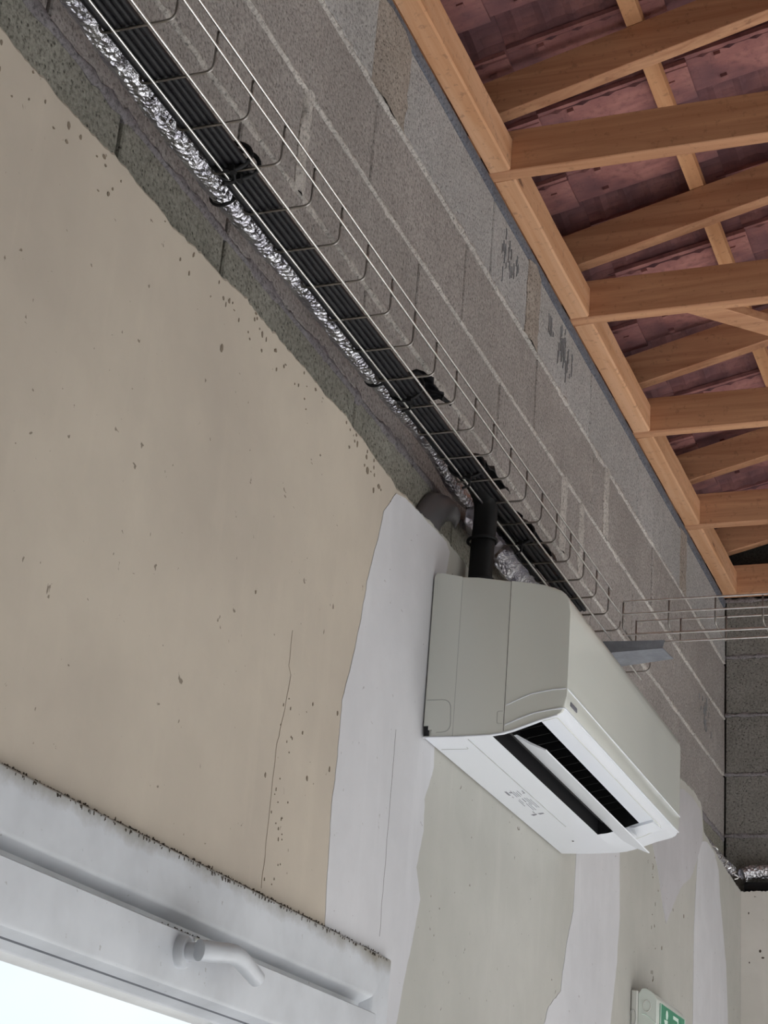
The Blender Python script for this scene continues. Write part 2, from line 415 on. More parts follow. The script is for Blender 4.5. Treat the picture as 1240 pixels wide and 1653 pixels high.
# joint compound spread over the board joints, half a millimetre thick with a feathered outline
def compound(outline, m, t=.0009, x=BX, parent=wall_left, name='joint_compound', jit=.003):
    pts = []
    for (a, b), (c, d) in zip(outline, outline[1:] + outline[:1]):
        L = math.hypot(c - a, d - b); n = max(1, int(L / .012))
        for i in range(n):
            u = i / n; q = jit * noise.noise((a * 3 + (a + (c - a) * u) * 50, (b + (d - b) * u) * 50, 1))
            q2 = jit * noise.noise(((a + (c - a) * u) * 45, (b + (d - b) * u) * 45, 8))
            pts.append((a + (c - a) * u + q, b + (d - b) * u + q2))
    bm = bmesh.new()
    A = [bm.verts.new((x - .0004, a, b)) for a, b in pts]; B = [bm.verts.new((x + t, a, b)) for a, b in pts]; n = len(pts)
    for i, j, k in tessellate_polygon([[Vector((a, b, 0)) for a, b in pts]]):
        bm.faces.new((A[i], A[j], A[k])); bm.faces.new((B[i], B[k], B[j]))
    for i in range(n): bm.faces.new((A[i], B[i], B[(i + 1) % n], A[(i + 1) % n]))
    return build(name, bm, m, parent)
compound([(2.485, 1.182), (2.44, 1.13), (2.428, 1.087), (2.396, .989), (2.385, .923), (2.369, .857), (2.342, .779), (2.345, .694), (2.339, .617), (2.345, .546), (2.354, .443),
          (2.60, .443), (2.60, .33), (2.66, .335), (2.682, .416), (2.709, .489), (2.731, .563), (2.704, .608), (2.723, .674), (2.718, .726), (2.752, .788), (2.74, .86), (2.74, 1.0),
          (2.74, 1.12), (2.755, 1.185), (2.733, 1.197), (2.635, 1.194), (2.579, 1.193), (2.527, 1.190)], M['filler'])
compound([(3.46, .30), (3.467, .469), (3.492, .507), (3.575, .55), (3.583, .589), (3.607, .656), (3.645, .727), (3.654, .9), (3.66, 1.05),
          (4.0, 1.05), (4.022, .922), (4.037, .792), (4.021, .677), (3.98, .544), (3.96, .30)], M['filler'])
compound([(4.846, .40), (4.849, .92), (4.88, 1.097), (4.90, 1.17), (4.985, 1.195), (5.02, 1.20), (5.12, 1.192), (5.183, 1.155), (5.20, 1.09), (5.232, 1.03), (5.301, .899), (5.332, .739), (5.33, .40)], M['filler'])
compound([(4.30, 1.20), (4.541, 1.235), (4.70, 1.27), (4.83, 1.277), (4.92, 1.268), (4.945, 1.235), (4.95, 1.19), (4.86, 1.10), (4.80, 1.05), (4.687, 1.003), (4.60, .94), (4.511, .870),
          (4.46, .92), (4.411, .985), (4.33, 1.05)], M['filler_grey'], .0012)
# splashes of grime and gouges on the boards
bm = bmesh.new()
def speck(y, z, ry, rz, x=BX, n=7):
    c = [(y + ry * math.cos(2 * math.pi * k / n) * random.uniform(.6, 1.2), z + rz * math.sin(2 * math.pi * k / n) * random.uniform(.6, 1.2)) for k in range(n)]
    prism(bm, c, 'x', x - .0003, x + .0008)
for y, z, ry, rz in [(1.84, 1.109, .004, .008), (2.245, .632, .003, .004), (2.32, .665, .003, .005), (2.33, .755, .003, .004), (2.24, .74, .002, .003),
                     (2.215, .69, .002, .003), (2.11, .60, .002, .004), (2.39, 1.145, .004, .005), (2.41, 1.16, .006, .004), (2.31, 1.19, .003, .006), (2.35, 1.185, .004, .004),
                     (2.28, 1.17, .003, .003), (2.36, 1.165, .006, .007), (2.66, 1.165, .004, .007), (2.44, 1.11, .003, .005), (4.73, 1.225, .006, .014),
                     (4.79, 1.055, .006, .003), (4.47, .80, .004, .006), (4.97, 1.15, .003, .012), (4.72, .93, .004, .007), (4.54, .66, .006, .009), (3.72, .86, .003, .007),
                     (1.42, 1.175, .003, .006), (1.50, 1.185, .004, .003), (1.28, 1.15, .002, .006), (1.95, 1.19, .003, .005), (1.73, 1.16, .002, .004), (2.02, .83, .002, .003)]:
    speck(y, z, ry, rz)
for i in range(22):                          # drip trail at the left of the far board
    speck(4.385 + random.gauss(0, .022), .68 + random.random() ** .8 * .42, random.uniform(.001, .003), random.uniform(.001, .006))
for i in range(60):
    y = random.uniform(1.2, 2.5); speck(y, topz(y) - abs(random.gauss(0, .03)) - .006, random.uniform(.001, .003), random.uniform(.001, .004))
for i in range(26): speck(random.uniform(2.14, 2.19), random.uniform(.445, .76), .0012, random.uniform(.001, .003))
d = build('dirt_speck', bm, M['dirt_brown'], wall_left); d['kind'] = 'stuff'
bm = bmesh.new()
pts = [(BX + .0008, 2.565 + .003 * noise.noise((z * .3, 0, 0)), .47 + z * .01) for z in range(0, 34)]
tube(bm, pts, .0005, 5); build('crack', bm, M['crack'], wall_left)
bm = bmesh.new()
tube(bm, [(BX + .0003, 2.135 + (.012 if i < 6 else .035 - .002 * i if i < 16 else .0) + .003 * noise.noise((i * .4, 2, 0)), .82 - i * .0105) for i in range(36)], .00045, 5)
build('crack', bm, M['stain'], wall_left)

# gable lining board
bm = bmesh.new(); cols = []
for i in range(401):
    x = BX + 2.2 * i / 400; tz = 1.168 + .004 * noise.noise((x * 20, 4, 0)) + .002 * random.uniform(-1, 1)
    cols.append([bm.verts.new((x, yy, z)) for yy, z in ((5.53, -1.5), (5.53, tz), (5.542, tz), (5.542, -1.5))])
for a, b in zip(cols, cols[1:]):
    for k in range(3): bm.faces.new((a[k], a[k + 1], b[k + 1], b[k]))
build('plasterboard', bm, M['cream'], wall_back)
boxobj('plasterboard', M['cream'], wall_back, 2.266, 6.1, 5.53, 5.542, -1.5, 1.165)
bm = bmesh.new()
for x, z, r, s in [(.125, .985, .004, .005), (.133, .965, .005, .003), (.09, 1.10, .002, .004), (.092, .95, .002, .003), (.16, .93, .003, .003)]:
    c = [(x + r * math.cos(k), z + s * math.sin(k)) for k in range(6)]
    prism(bm, c, 'y', 5.5292, 5.5303)
build('dirt_speck', bm, M['dirt'], wall_back)['kind'] = 'stuff'

# the rest of the shell, out of frame: doorways let the daylight in
bm = bmesh.new()
box(bm, 6.2, 6.4, -5.2, 5.6, 1.25, 2.42)
for a, b in ((-5.2, -3.6), (-1.6, 2.4), (4.4, 5.6)): box(bm, 6.2, 6.4, a, b, -1.5, 1.25)
struct(build('wall_right', bm, M['plain']))
bm = bmesh.new()
box(bm, -.2, 2.4, -5.4, -5.2, -1.5, 2.4); box(bm, 4.0, 6.4, -5.4, -5.2, -1.5, 2.4); box(bm, 2.4, 4.0, -5.4, -5.2, .8, 2.4)
prism(bm, [(-.2, 2.4), (6.4, 2.4), (3.1, roofz(3.1) + .1)], 'y', -5.4, -5.2)
struct(build('wall_front', bm, M['plain']))
bm = bmesh.new()
def roofslab(x0, x1, y0, y1, o0, o1):
    prism(bm, [(x0, roofz(x0) + o0), (x1, roofz(x1) + o0), (x1, roofz(x1) + o1), (x0, roofz(x0) + o1)], 'y', y0, y1)
roofslab(-.75, 3.1, -5.6, 6.2, .15, .19)
r2 = lambda x: roofz(6.2 - x)
def farslab(x0, x1, y0, y1):
    prism(bm, [(x0, r2(x0) + .15), (x1, r2(x1) + .15), (x1, r2(x1) + .19), (x0, r2(x0) + .19)], 'y', y0, y1)
farslab(3.1, 3.35, -5.6, 6.2); farslab(6.0, 7.0, -5.6, 6.2)          # unseen rooflight, added so the sunlit floor lights things from below
farslab(3.35, 6.0, -5.6, .1); farslab(3.35, 6.0, 5.3, 6.2)
box(bm, -.75, -.72, -5.6, 6.2, 1.95, 2.42); box(bm, -.75, -.2, -5.6, 6.2, 1.95, 1.98)  # unseen eaves boards, added to keep skylight out above the wall head
struct(build('ceiling', bm, M['roof']))

# ------------------------------------------------------------------ roof tiles on battens
tl = .372; pitch = .2425; s = .268
tm = bmesh.new()
NX, NY = 24, 16
def prof(v):                                 # v in 0..1 across the tile -> height of the underside
    if v < .5: return .002 * math.cos(v * 4 * math.pi) * .6 + (.003 if v < .04 else 0)
    return .064 * math.sin((v - .5) / .5 * math.pi) ** .6
lo, hi = [], []
for i in range(NX + 1):
    u = i / NX; row, row2 = [], []
    for k in range(NY + 1):
        v = k / NY; h = prof(v)
        if v > .53 and i % 4 == 0 and 0 < i < NX: h -= .006   # cross ribs in the roll
        x = (u - .5) * tl; y = (v - .5) * pitch * 1.04; z = h + u * -.004 + (.012 * (1 - u))
        row.append(tm.verts.new((x, y, z))); row2.append(tm.verts.new((x, y, z + .011)))
    lo.append(row); hi.append(row2)
for i in range(NX):
    for k in range(NY):
        tm.faces.new((lo[i][k], lo[i + 1][k], lo[i + 1][k + 1], lo[i][k + 1]))
        tm.faces.new((hi[i][k], hi[i][k + 1], hi[i + 1][k + 1], hi[i + 1][k]))
for i in range(NX):
    tm.faces.new((lo[i][0], hi[i][0], hi[i + 1][0], lo[i + 1][0])); tm.faces.new((lo[i][NY], lo[i + 1][NY], hi[i + 1][NY], hi[i][NY]))
for k in range(NY):
    tm.faces.new((lo[0][k], lo[0][k + 1], hi[0][k + 1], hi[0][k])); tm.faces.new((lo[NX][k], hi[NX][k], hi[NX][k + 1], lo[NX][k + 1]))
box(tm, .135, .150, -.085, -.070, -.007, .004)   # hanging nib near the head, shallow lugs elsewhere
box(tm, -.10, -.085, -.112, -.100, -.001, .01); box(tm, -.10, -.085, -.030, -.018, -.001, .01)
bmesh.ops.recalc_face_normals(tm, faces=tm.faces)
tme = bpy.data.meshes.new('roof_tile'); tm.to_mesh(tme); tm.free(); tme.materials.append(M['tile'])
tiles = thing('tile_roof', 'pink terracotta interlocking roof tiles seen from below above the pine rafters', 'roof', (0, 5.0, roofz(0)))
tiles['kind'] = 'structure'
sl = math.atan(s)
tb = bpy.data.objects.new
for ci in range(-2, 4):
    for k in range(-3, 12):
        x = .36 + .34 * ci + .17; y = 2.93 - .06 + pitch * k
        o = bpy.data.objects.new('roof_tile', tme); C.objects.link(o)
        o.parent = tiles; o.matrix_parent_inverse = Matrix.Translation(tiles.location).inverted()
        o.location = (x + random.uniform(-.003, .003), y + random.uniform(-.002, .002), roofz(x) + .031 + random.uniform(-.001, .0015) + (k % 2) * .0)
        o.rotation_euler = (random.uniform(-.006, .006), -sl, random.uniform(-.004, .004))
for nm, x in (('lowest', -.15), ('second', .29), ('third', .63), ('fourth', .97)):
    bm = bmesh.new()
    prism(bm, [(x, roofz(x) + .0005), (x + .034, roofz(x + .034) + .0005), (x + .034, roofz(x + .034) + .024), (x, roofz(x) + .024)], 'y', 2.1, 5.605)
    o = build('roofing_batten', bm, M['batten'])
    tag(o, {'lowest': 'thin pine roofing batten hidden close to the wall head under the tiles', 'second': 'thin orange pine batten showing between every pair of rafters under the tiles',
            'third': 'thin pine batten crossing the rafters above the top right corner', 'fourth': 'thin pine batten highest up the roof slope, furthest from the wall'}[nm], 'batten', 'roofing battens under the tiles')

# ------------------------------------------------------------------ trusses and blocking
TY = [1.73, 2.37, 3.012, 3.654, 4.300, 4.960, 5.558]
lab = ['nearest pine roof truss, mostly above the camera', 'pine roof truss nearer than the first chord in view, its foot above the frame',
       'pine roof truss with the broad brown rafter across the top right corner and knotty chord',
       'pine roof truss whose chord meets the diagonal brace plank', 'pine roof truss third from the top at the right edge, chord below the diagonal brace',
       'pine roof truss second from the gable, with a thin sliver of rafter', 'pine roof truss against the gable wall just above the crosswise wire tray']
for t, (y, lb) in enumerate(zip(TY, lab)):
    T = thing('roof_truss', lb, 'roof truss', (0, y, 2.17), 'pine roof trusses')
    yy = y + .035
    bm = bmesh.new(); box(bm, -.024, 6.2, y, yy, 2.168, 2.272); bevel(bm, .002)
    build('bottom_chord', bm, M['wood_x'], T)
    rz = lambda x: 2.317 + s * x
    bm = bmesh.new(); prism(bm, [(-.5, rz(-.5)), (3.12, rz(3.12)), (3.12, rz(3.12) + .0995), (-.5, rz(-.5) + .0995)], 'y', y, yy); bevel(bm, .0015)
    build('rafter', bm, M['wood_x'], T)
    bm = bmesh.new(); prism(bm, [(6.7, rz(-.5)), (3.121, rz(3.08)), (3.121, rz(3.08) + .0995), (6.7, rz(-.5) + .0995)], 'y', y, yy)
    build('rafter', bm, M['wood_x'], T)
    bm = bmesh.new(); prism(bm, [(3.05, 2.2725), (3.15, 2.2725), (3.15, 3.13), (3.05, 3.13)], 'y', y, yy); build('king_post', bm, M['wood_x'], T)
    if t == 2: tag(T, lb, 'roof truss', 'pine roof trusses')
    adopt(T)
bl = ['pine wall plate block nearest the camera, above the frame', 'large pine wall plate block running down from the top edge of the photo',
      'pine wall plate block second from the top, between two truss feet', 'pine wall plate block with stamped reddish rings, in the middle of the row',
      'pine wall plate block beside the lowest two chords', 'last pine wall plate block, ending at the gable corner above the tray']
pairs = [(TY[i] + .036, TY[i + 1] - .001) for i in range(6)]
for (a, b), lb in zip(pairs, bl):
    bm = bmesh.new(); n = 24; k1 = random.random() * 50
    rings = []
    for i in range(n + 1):
        y = a + (b - a) * i / n; w = .0016 * noise.noise((y * 7, k1, 0)); w2 = .0016 * noise.noise((y * 5, k1, 4))
        rings.append([bm.verts.new(p) for p in ((.001, y, 2.168), (.042 + w, y, 2.169 + w2), (.046 + w, y, 2.173 + w2), (.046 + w, y, 2.246 + w), (.043 + w, y, 2.249 + w), (.001, y, 2.249))])
    for p, q in zip(rings, rings[1:]):
        for k in range(6): bm.faces.new((p[k], q[k], q[(k + 1) % 6], p[(k + 1) % 6]))
    bm.faces.new(rings[0]); bm.faces.new(rings[-1][::-1])
    o = build('wall_plate_block', bm, M['wood_y'], None, 40)
    tag(o, lb, 'timber', 'pine blocks along the wall head')
# diagonal brace plank
bm = bmesh.new()
prism(bm, [(.275, 3.692), (.365, 3.692), (1.01, 4.299), (.93, 4.299)], 'z', 2.172, 2.196); bevel(bm, .002)
tag(build('diagonal_brace', bm, M['wood_x']), 'pale knotty pine plank running diagonally from the second chord to the right edge', 'timber')
# wall plate packer on the gable end, inner brown timber
# ------------------------------------------------------------------ long wire cable tray
def rounded(path, r=.012, n=4):
    out = [Vector(path[0])]
    for i in range(1, len(path) - 1):
        p = Vector(path[i]); a = (Vector(path[i - 1]) - p).normalized(); b = (Vector(path[i + 1]) - p).normalized()
        for k in range(n + 1):
            t = k / n; A = p + a * r * (1 - t); B = p + b * r * t
            out.append(A.lerp(B, t) if 0 else (p + a * r).lerp(p, t).lerp(p.lerp(p + b * r, t), t))
    out.append(Vector(path[-1])); return out
WR = .0020
M['hoop'] = mat('shade toned hoop wire', (.34, .32, .30), .38, 1.0)  # same galvanised wire; dark reflections are put into the hoops' colour
tray = thing('wire_cable_tray', 'long galvanised wire basket tray running along the block wall and carrying black cables', 'cable tray', (.127, 1.9, 1.31), None)
bm = bmesh.new()
xa, xb, zb, zt = .076, .178, 1.310, 1.369
hoops = [1.531 + .1 * k for k in range(-10, 20)]
hp = rounded([(xa, 0, zt), (xa, 0, zb), (xb, 0, zb), (xb, 0, zt)])
tube(bm, hp, WR, 7); bmesh.ops.recalc_face_normals(bm, faces=bm.faces)
hme = bpy.data.meshes.new('hoop'); bm.to_mesh(hme); bm.free(); hme.materials.append(M['hoop'])
for f in hme.polygons: f.use_smooth = True
def part_copy(name, me, parent, loc, rot=(0, 0, 0)):
    o = bpy.data.objects.new(name, me); C.objects.link(o); o.parent = parent
    o.location = loc; o.rotation_euler = rot; return o
for y in hoops: part_copy('hoop', hme, tray, (0, y, 0))
bm = bmesh.new(); tube(bm, rounded([(xa, 0, zb + .03), (xa, 0, zb), (xb, 0, zb), (xb, 0, zb + .02)], .015), WR, 7)
ho = build('hoop', bm, M['hoop'], tray, 60); ho.location = (0, 3.815, 0)
bm = bmesh.new(); tube(bm, rounded([(xa, 0, zb + .03), (xa, 0, zb), (xb, 0, zb), (xb, 0, zb + .02)], .015), WR, 7)
ho = build('hoop', bm, M['hoop'], tray, 60); ho.location = (0, 3.535, 0)
def wire(parent, a, b, bend=.0008, seed=0):
    a, b = Vector(a), Vector(b); n = 20; pts = []
    for i in range(n + 1):
        p = a.lerp(b, i / n); p.x += bend * noise.noise((i * .4, seed, 0)) ; p.z += bend * noise.noise((i * .4, seed, 5)); pts.append(p)
    bm = bmesh.new(); tube(bm, pts, WR, 7); return build('wire', bm, M['wire'], parent, 60)
for i, (x, z, y1) in enumerate([(xb + .003, zt, 3.445), (xb + .004, 1.341, 3.56), (.147, zb - .004, 3.86), (.099, zb - .004, 3.86), (xa - .004, zt, 3.86), (xa - .004, 1.341, 3.86)]):
    wire(tray, (x, .35, z), (x, y1, z), seed=i)
adopt(tray)
tray2 = thing('wire_cable_tray', 'short galvanised wire basket tray crossing the room to the right below the last truss', 'cable tray', (.6, 3.58, 1.31))
ya, yb = 3.522, 3.640
bm = bmesh.new(); tube(bm, rounded([(0, ya, 1.369), (0, ya, zb), (0, yb, zb), (0, yb, 1.369)]), WR, 7); bmesh.ops.recalc_face_normals(bm, faces=bm.faces)
h2 = bpy.data.meshes.new('hoop'); bm.to_mesh(h2); bm.free(); h2.materials.append(M['hoop'])
for f in h2.polygons: f.use_smooth = True
for k in range(28): part_copy('hoop', h2, tray2, (.187 + .1 * k, 0, 0))
for i, (y, z) in enumerate([(ya - .004, 1.369), (ya - .004, 1.340), (ya + .035, zb - .004), (yb - .03, zb - .004), (yb + .004, 1.369), (yb + .004, 1.340)]):
    wire(tray2, (.187, y, z), (3.0, y, z), seed=30 + i)
adopt(tray2)

# ------------------------------------------------------------------ cables, pipes, ties
spec = [(.086, 1.3185, .0062), (.0985, 1.3180, .0056), (.1095, 1.3180, .0052), (.1195, 1.3175, .0048), (.1285, 1.3170, .0045),
        (.092, 1.330, .0058), (.104, 1.330, .0058), (.1155, 1.329, .0052), (.0855, 1.343, .0065)]
cl = ['against the foil pipe at the tray bottom', 'second from the foil pipe at the tray bottom', 'in the middle of the tray bottom', 'second from the outer side of the bundle', 'outermost of the bundle in the tray',
      'in the upper layer next to the foil pipe', 'in the middle of the upper layer', 'at the outer side of the upper layer', 'on top of the bundle by the wall']
for i, ((x, z, r), cc) in enumerate(zip(spec, cl)):
    path = []
    n = 110
    yend = 3.42 if i not in (1, 6) else 2.86
    for k in range(n + 1):
        y = .35 + (yend - .35) * k / n
        w = .0016 * noise.noise((y * 2.2, 3.3, i * .12)) + (.006 * noise.noise((y * 5, 3.3, i * .25)) * min(1, (y - 2.4) * 2) if y > 2.4 else 0)
        path.append((x + w, y, z + abs(w) * .8))
    bm = bmesh.new(); tube(bm, path, r, 10)
    tag(build('cable', bm, M['rubber'], None, 60), 'black cable in the long wire tray, ' + cc, 'cable', 'black cables in the long tray')
# crumpled foil insulated pipe behind the tray
ctrl = [(.049, .35, 1.356), (.049, 1.0, 1.357), (.050, 1.4, 1.356), (.050, 1.50, 1.352), (.050, 1.62, 1.347), (.050, 1.80, 1.344), (.050, 1.95, 1.348), (.050, 2.1, 1.356), (.049, 2.3, 1.356), (.042, 2.5, 1.364),
        (.033, 2.7, 1.374), (.032, 2.86, 1.355), (.033, 3.0, 1.366), (.033, 3.2, 1.372), (.033, 3.4, 1.36), (.032, 3.9, 1.30), (.030, 4.4, 1.25), (.030, 4.9, 1.232), (.034, 5.3, 1.222), (.045, 5.46, 1.218)]
path = smoothpath(ctrl, 34); NP = len(path)
def frad(i, a):
    y = path[i].y; r = .0205 if y < 2.3 else (.0205 - (y - 2.3) * .02 if y < 2.6 else .0135 if y < 3.6 else .020)
    return r * (1 + .05 * noise.noise((y * 55, math.cos(a) * 1.7, math.sin(a) * 1.7)) + .09 * noise.noise((y * 24, math.cos(a) * 2.5 + 7, math.sin(a) * 2.5)))
bm = bmesh.new(); tube(bm, path, .02, 18, rf=frad)
tag(build('foil_wrapped_pipe', bm, M['foil']), 'crumpled silver foil wrapped pipe lying between the wire tray and the block wall', 'pipe')
ctrl = [(.10, 5.568, 1.236), (.3, 5.568, 1.238), (.8, 5.570, 1.236), (1.6, 5.568, 1.237), (2.6, 5.57, 1.236)]
path = smoothpath([(.067, 5.553, 1.222)] + ctrl, 60)
def frad(i, a):
    y = path[i].x
    return .0215 * (1 + .05 * noise.noise((y * 60, math.cos(a) * 1.7, math.sin(a) * 1.7 + 9)) + .09 * noise.noise((y * 26, math.cos(a) * 2.5, math.sin(a) * 2.5)))
bm = bmesh.new(); tube(bm, path, .02, 18, rf=frad)
tag(build('foil_wrapped_pipe', bm, M['foil']), 'silver foil wrapped pipe lying on the gable lining at the right edge', 'pipe')
bm = bmesh.new(); tube(bm, smoothpath([(.072, 5.571, 1.186), (.5, 5.571, 1.185), (1.4, 5.571, 1.186), (2.6, 5.571, 1.185)], 10), .0185, 14)
tag(build('black_pipe', bm, M['rubber'], None, 60), 'black pipe directly under the foil pipe on the gable', 'pipe')
# curling steel ribbons of swarf at the far corner
bm = bmesh.new()
for i, (y, z) in enumerate([(5.16, 1.215), (5.24, 1.212), (5.32, 1.215), (5.39, 1.215), (5.44, 1.212), (5.48, 1.205)]):
    tube(bm, [(.055 + .012 * math.sin(a * .8), y + .010 * math.cos(a * .8 + i), z - .010 + a * .0035) for a in range(8)], .0022, 6)
o = build('metal_shavings', bm, M['wire']); o['kind'] = 'stuff'
tag(o, 'curled metal shavings on the lining edge before the corner', 'debris')

def tie(center, rx, rz, r, m, label, tilt=.2, tail=True):
    """a band round the bundle in the xz plane"""
    x, y, z = center; bm = bmesh.new()
    pts = [(x + rx * math.cos(a), y + tilt * rx * math.cos(a), z + rz * math.sin(a)) for a in [k * 2 * math.pi / 26 for k in range(27)]]
    tube(bm, pts, r, 7, cap=False)
    if tail:
        tube(bm, smoothpath([(x + rx * .2, y, z - rz), (x + rx * .1, y + .012, z - rz - .010), (x - rx * .1, y - .004, z - rz - .022)], 5), r * .8, 6)
    box(bm, x + rx * .1, x + rx * .35, y - .005, y + .005, z - rz - .005, z - rz + .004)
    return tag(build('cable_tie', bm, m, None, 60), label, 'cable tie', 'cable ties round the bundle')
tie((.107, 1.722, 1.327), .029, .021, .0036, M['plastic_black'], 'thick black tie round the cable bundle nearest the camera', .1)
tie((.108, 1.742, 1.328), .028, .022, .0032, M['plastic_black'], 'black tie just behind the thick one nearest the camera', .3, False)
tie((.106, 2.395, 1.327), .030, .022, .0028, M['plastic_black'], 'black tie with wispy tail halfway along the tray', -.1)
tie((.105, 2.705, 1.329), .031, .023, .0030, M['plastic_black'], 'black tie just before the sleeve drops to the air conditioner', .2)
tie((.105, 3.02, 1.330), .031, .023, .0030, M['plastic_black'], 'black tie over the air conditioner, furthest along the tray', .1)
for i, (y, lb) in enumerate([(1.822, 'thin dark band pinching the foil pipe at its nearer bulge'), (2.40, 'thin dark band pinching the foil pipe halfway along the tray')]):
    bm = bmesh.new(); pts = [(.0495 + .0225 * math.cos(a), y + .004 * math.sin(a), (1.3445 if i == 0 else 1.360) + .0225 * math.sin(a)) for a in [k * 2 * math.pi / 22 for k in range(23)]]
    tube(bm, pts, .0022, 6, cap=False); tag(build('pipe_band', bm, M['plastic_black'], None, 60), lb, 'cable tie')
# ragged insulation scraps over the tray
def rag(cx, cy, cz, L, m, label, seed, cat='tape'):
    bm = bmesh.new(); n = 14; rows = []
    for i in range(n + 1):
        t = i / n; rows.append([])
        for k in range(8):
            a = k / 7 * 3.6 + .4
            rr = .024 + .012 * noise.noise((t * 6, k * 1.3, seed))
            rows[-1].append(bm.verts.new((cx + rr * math.cos(a) * 1.2, cy + (t - .5) * L + .012 * noise.noise((k * 2, t * 2, seed)), cz + rr * math.sin(a))))
    for p, q in zip(rows, rows[1:]):
        for k in range(7): bm.faces.new((p[k], p[k + 1], q[k + 1], q[k]))
    o = build('insulation_tape', bm, m, None, 25, normals=False)
    md = o.modifiers.new('t', 'SOLIDIFY'); md.thickness = .0012
    return tag(o, label, cat)
rag(.114, 2.455, 1.338, .11, M['rubber'], 'frayed glossy black wrapping round the cables halfway along the tray', 3)
rag(.104, 2.80, 1.338, .16, M['plastic_black'], 'bunched black wrapping where the sleeve leaves the tray', 8)
rag(.098, 3.10, 1.338, .24, M['rubber'], 'crumpled black wrapping round the cables above the air conditioner', 12)
rag(.055, 3.02, 1.325, .20, M['foil_dark'], 'dull foil wrapping hanging beside the tray above the air conditioner', 17)
rag(.052, 3.24, 1.320, .22, M['foil'], 'bright foil wrapping just above the air conditioner top', 23)
# sleeve down to the appliance
bm = bmesh.new(); tube(bm, smoothpath([(.100, 2.78, 1.332), (.100, 2.825, 1.322), (.100, 2.838, 1.29), (.099, 2.834, 1.22), (.098, 2.832, 1.112)], 8), .017, 12, rf=lambda i, a: .017 + .006 * abs(math.cos(a)))
sl_ = build('cable_sleeve', bm, M['plastic_black'], None, 60)
tag(sl_, 'black sleeve dropping from the wire tray into the top of the air conditioner', 'cable')
for z in (1.155, 1.235):
    bm = bmesh.new(); tube(bm, [(.0985 + .0265 * math.cos(a), 2.832 + .0265 * math.sin(a), z + .002 * math.cos(a)) for a in [k * 2 * math.pi / 20 for k in range(21)]], .003, 6, cap=False)
    build('tie_band', bm, M['rubber'], sl_, 60)
# curling grey plastic offcut stuck on the block wall
bm = bmesh.new(); rows = []
for i in range(15):
    t = i / 14; a = math.pi * t
    y0 = 2.715 + .145 * t; z0 = 1.245 + .092 * math.sin(a * .62) ; rows.append([])
    for k in range(7):
        u = k / 6
        rows[-1].append(bm.verts.new((.004 + .030 * math.sin(u * 2.6) + .004 * noise.noise((i * .5, k, 0)), y0 + .055 * u * (1 - t * .3) , z0 - .055 * u * (1 - .3 * t) + .012 * math.sin(u * 3))))
for p, q in zip(rows, rows[1:]):
    for k in range(6): bm.faces.new((p[k], p[k + 1], q[k + 1], q[k]))
o = build('plastic_offcut', bm, M['greyplastic'], None, 40, normals=False); md = o.modifiers.new('t', 'SOLIDIFY'); md.thickness = .0015
tag(o, 'curled strip of grey plastic stuck to the block wall above the white joint compound', 'offcut')
# galvanised support bracket under the crossing
br = thing('support_bracket', 'bent galvanised steel bracket poking out under the tray crossing, beside the air conditioner', 'bracket', (.0, 3.62, 1.27))
def slab(name, pts, t, m, parent):
    bm = bmesh.new(); v = [Vector(p) for p in pts]; nrm = (v[1] - v[0]).cross(v[-1] - v[0]).normalized() * t
    A = [bm.verts.new(p) for p in v]; B = [bm.verts.new(p + nrm) for p in v]
    bm.faces.new(A); bm.faces.new(B[::-1])
    for i in range(len(v)): bm.faces.new((A[i], B[i], B[(i + 1) % len(v)], A[(i + 1) % len(v)]))
    return build(name, bm, m, parent)
slab('web', [(.0, 3.552, 1.296), (.268, 3.572, 1.296), (.262, 3.576, 1.279), (.0, 3.558, 1.262)], .0022, M['sheet'], br)
slab('flange', [(.0, 3.559, 1.262), (.262, 3.577, 1.279), (.272, 3.640, 1.276), (.0, 3.68, 1.262)], .0022, M['sheet'], br)
adopt(br)

# ------------------------------------------------------------------ air conditioner
AC0, AC1 = 2.681, 3.535
ac = thing('air_conditioner', 'white wall mounted air conditioner with open air flap below the wire tray', 'air conditioner', (.065, 3.1, .822))
xr = BX + .004
profile = [(xr, .822), (.13, .8215), (.187, .823), (.207, .8255), (.225, .830), (.25, .8385), (.27, .8455), (.288, .8500), (.300, .8535), (.308, .858), (.3125, .866), (.3145, .885),
           (.315, .92), (.315, 1.03), (.3145, 1.045), (.312, 1.054), (.306, 1.063), (.298, 1.070), (.285, 1.0765), (.265, 1.082), (.21, 1.0925), (.15, 1.102), (.12, 1.106), (.08, 1.1155), (.072, 1.117), (xr, 1.112)]
und = lambda x: next(za + (zb_ - za) * (x - a) / (b - a) for (a, za), (b, zb_) in zip(profile, profile[1:]) if a <= x <= b)
bm = bmesh.new()
ys = [AC0 + .004, AC0 + .006, AC1 - .006, AC1 - .002, AC1]
def ring(y, sh=0.0):
    cx, cz = .19, .965
    return [bm.verts.new((cx + (x - cx) * (1 - sh / .12), y, cz + (z - cz) * (1 - sh / .14))) if x > xr + .001 else bm.verts.new((x, y, cz + (z - cz) * (1 - sh / .14))) for x, z in profile]
R = [ring(ys[0]), ring(ys[1]), ring(ys[2]), ring(ys[3], .0012), ring(ys[4], .004)]
hx0, hx1, hy0, hy1 = 2, 6, AC0 + .012, 3.372   # profile indices bounding the outlet
N = len(profile)
hy = [bm.verts.new((profile[k][0], hy0, profile[k][1])) for k in range(hx0, hx1 + 1)]
hz = [bm.verts.new((profile[k][0], hy1, profile[k][1])) for k in range(hx0, hx1 + 1)]
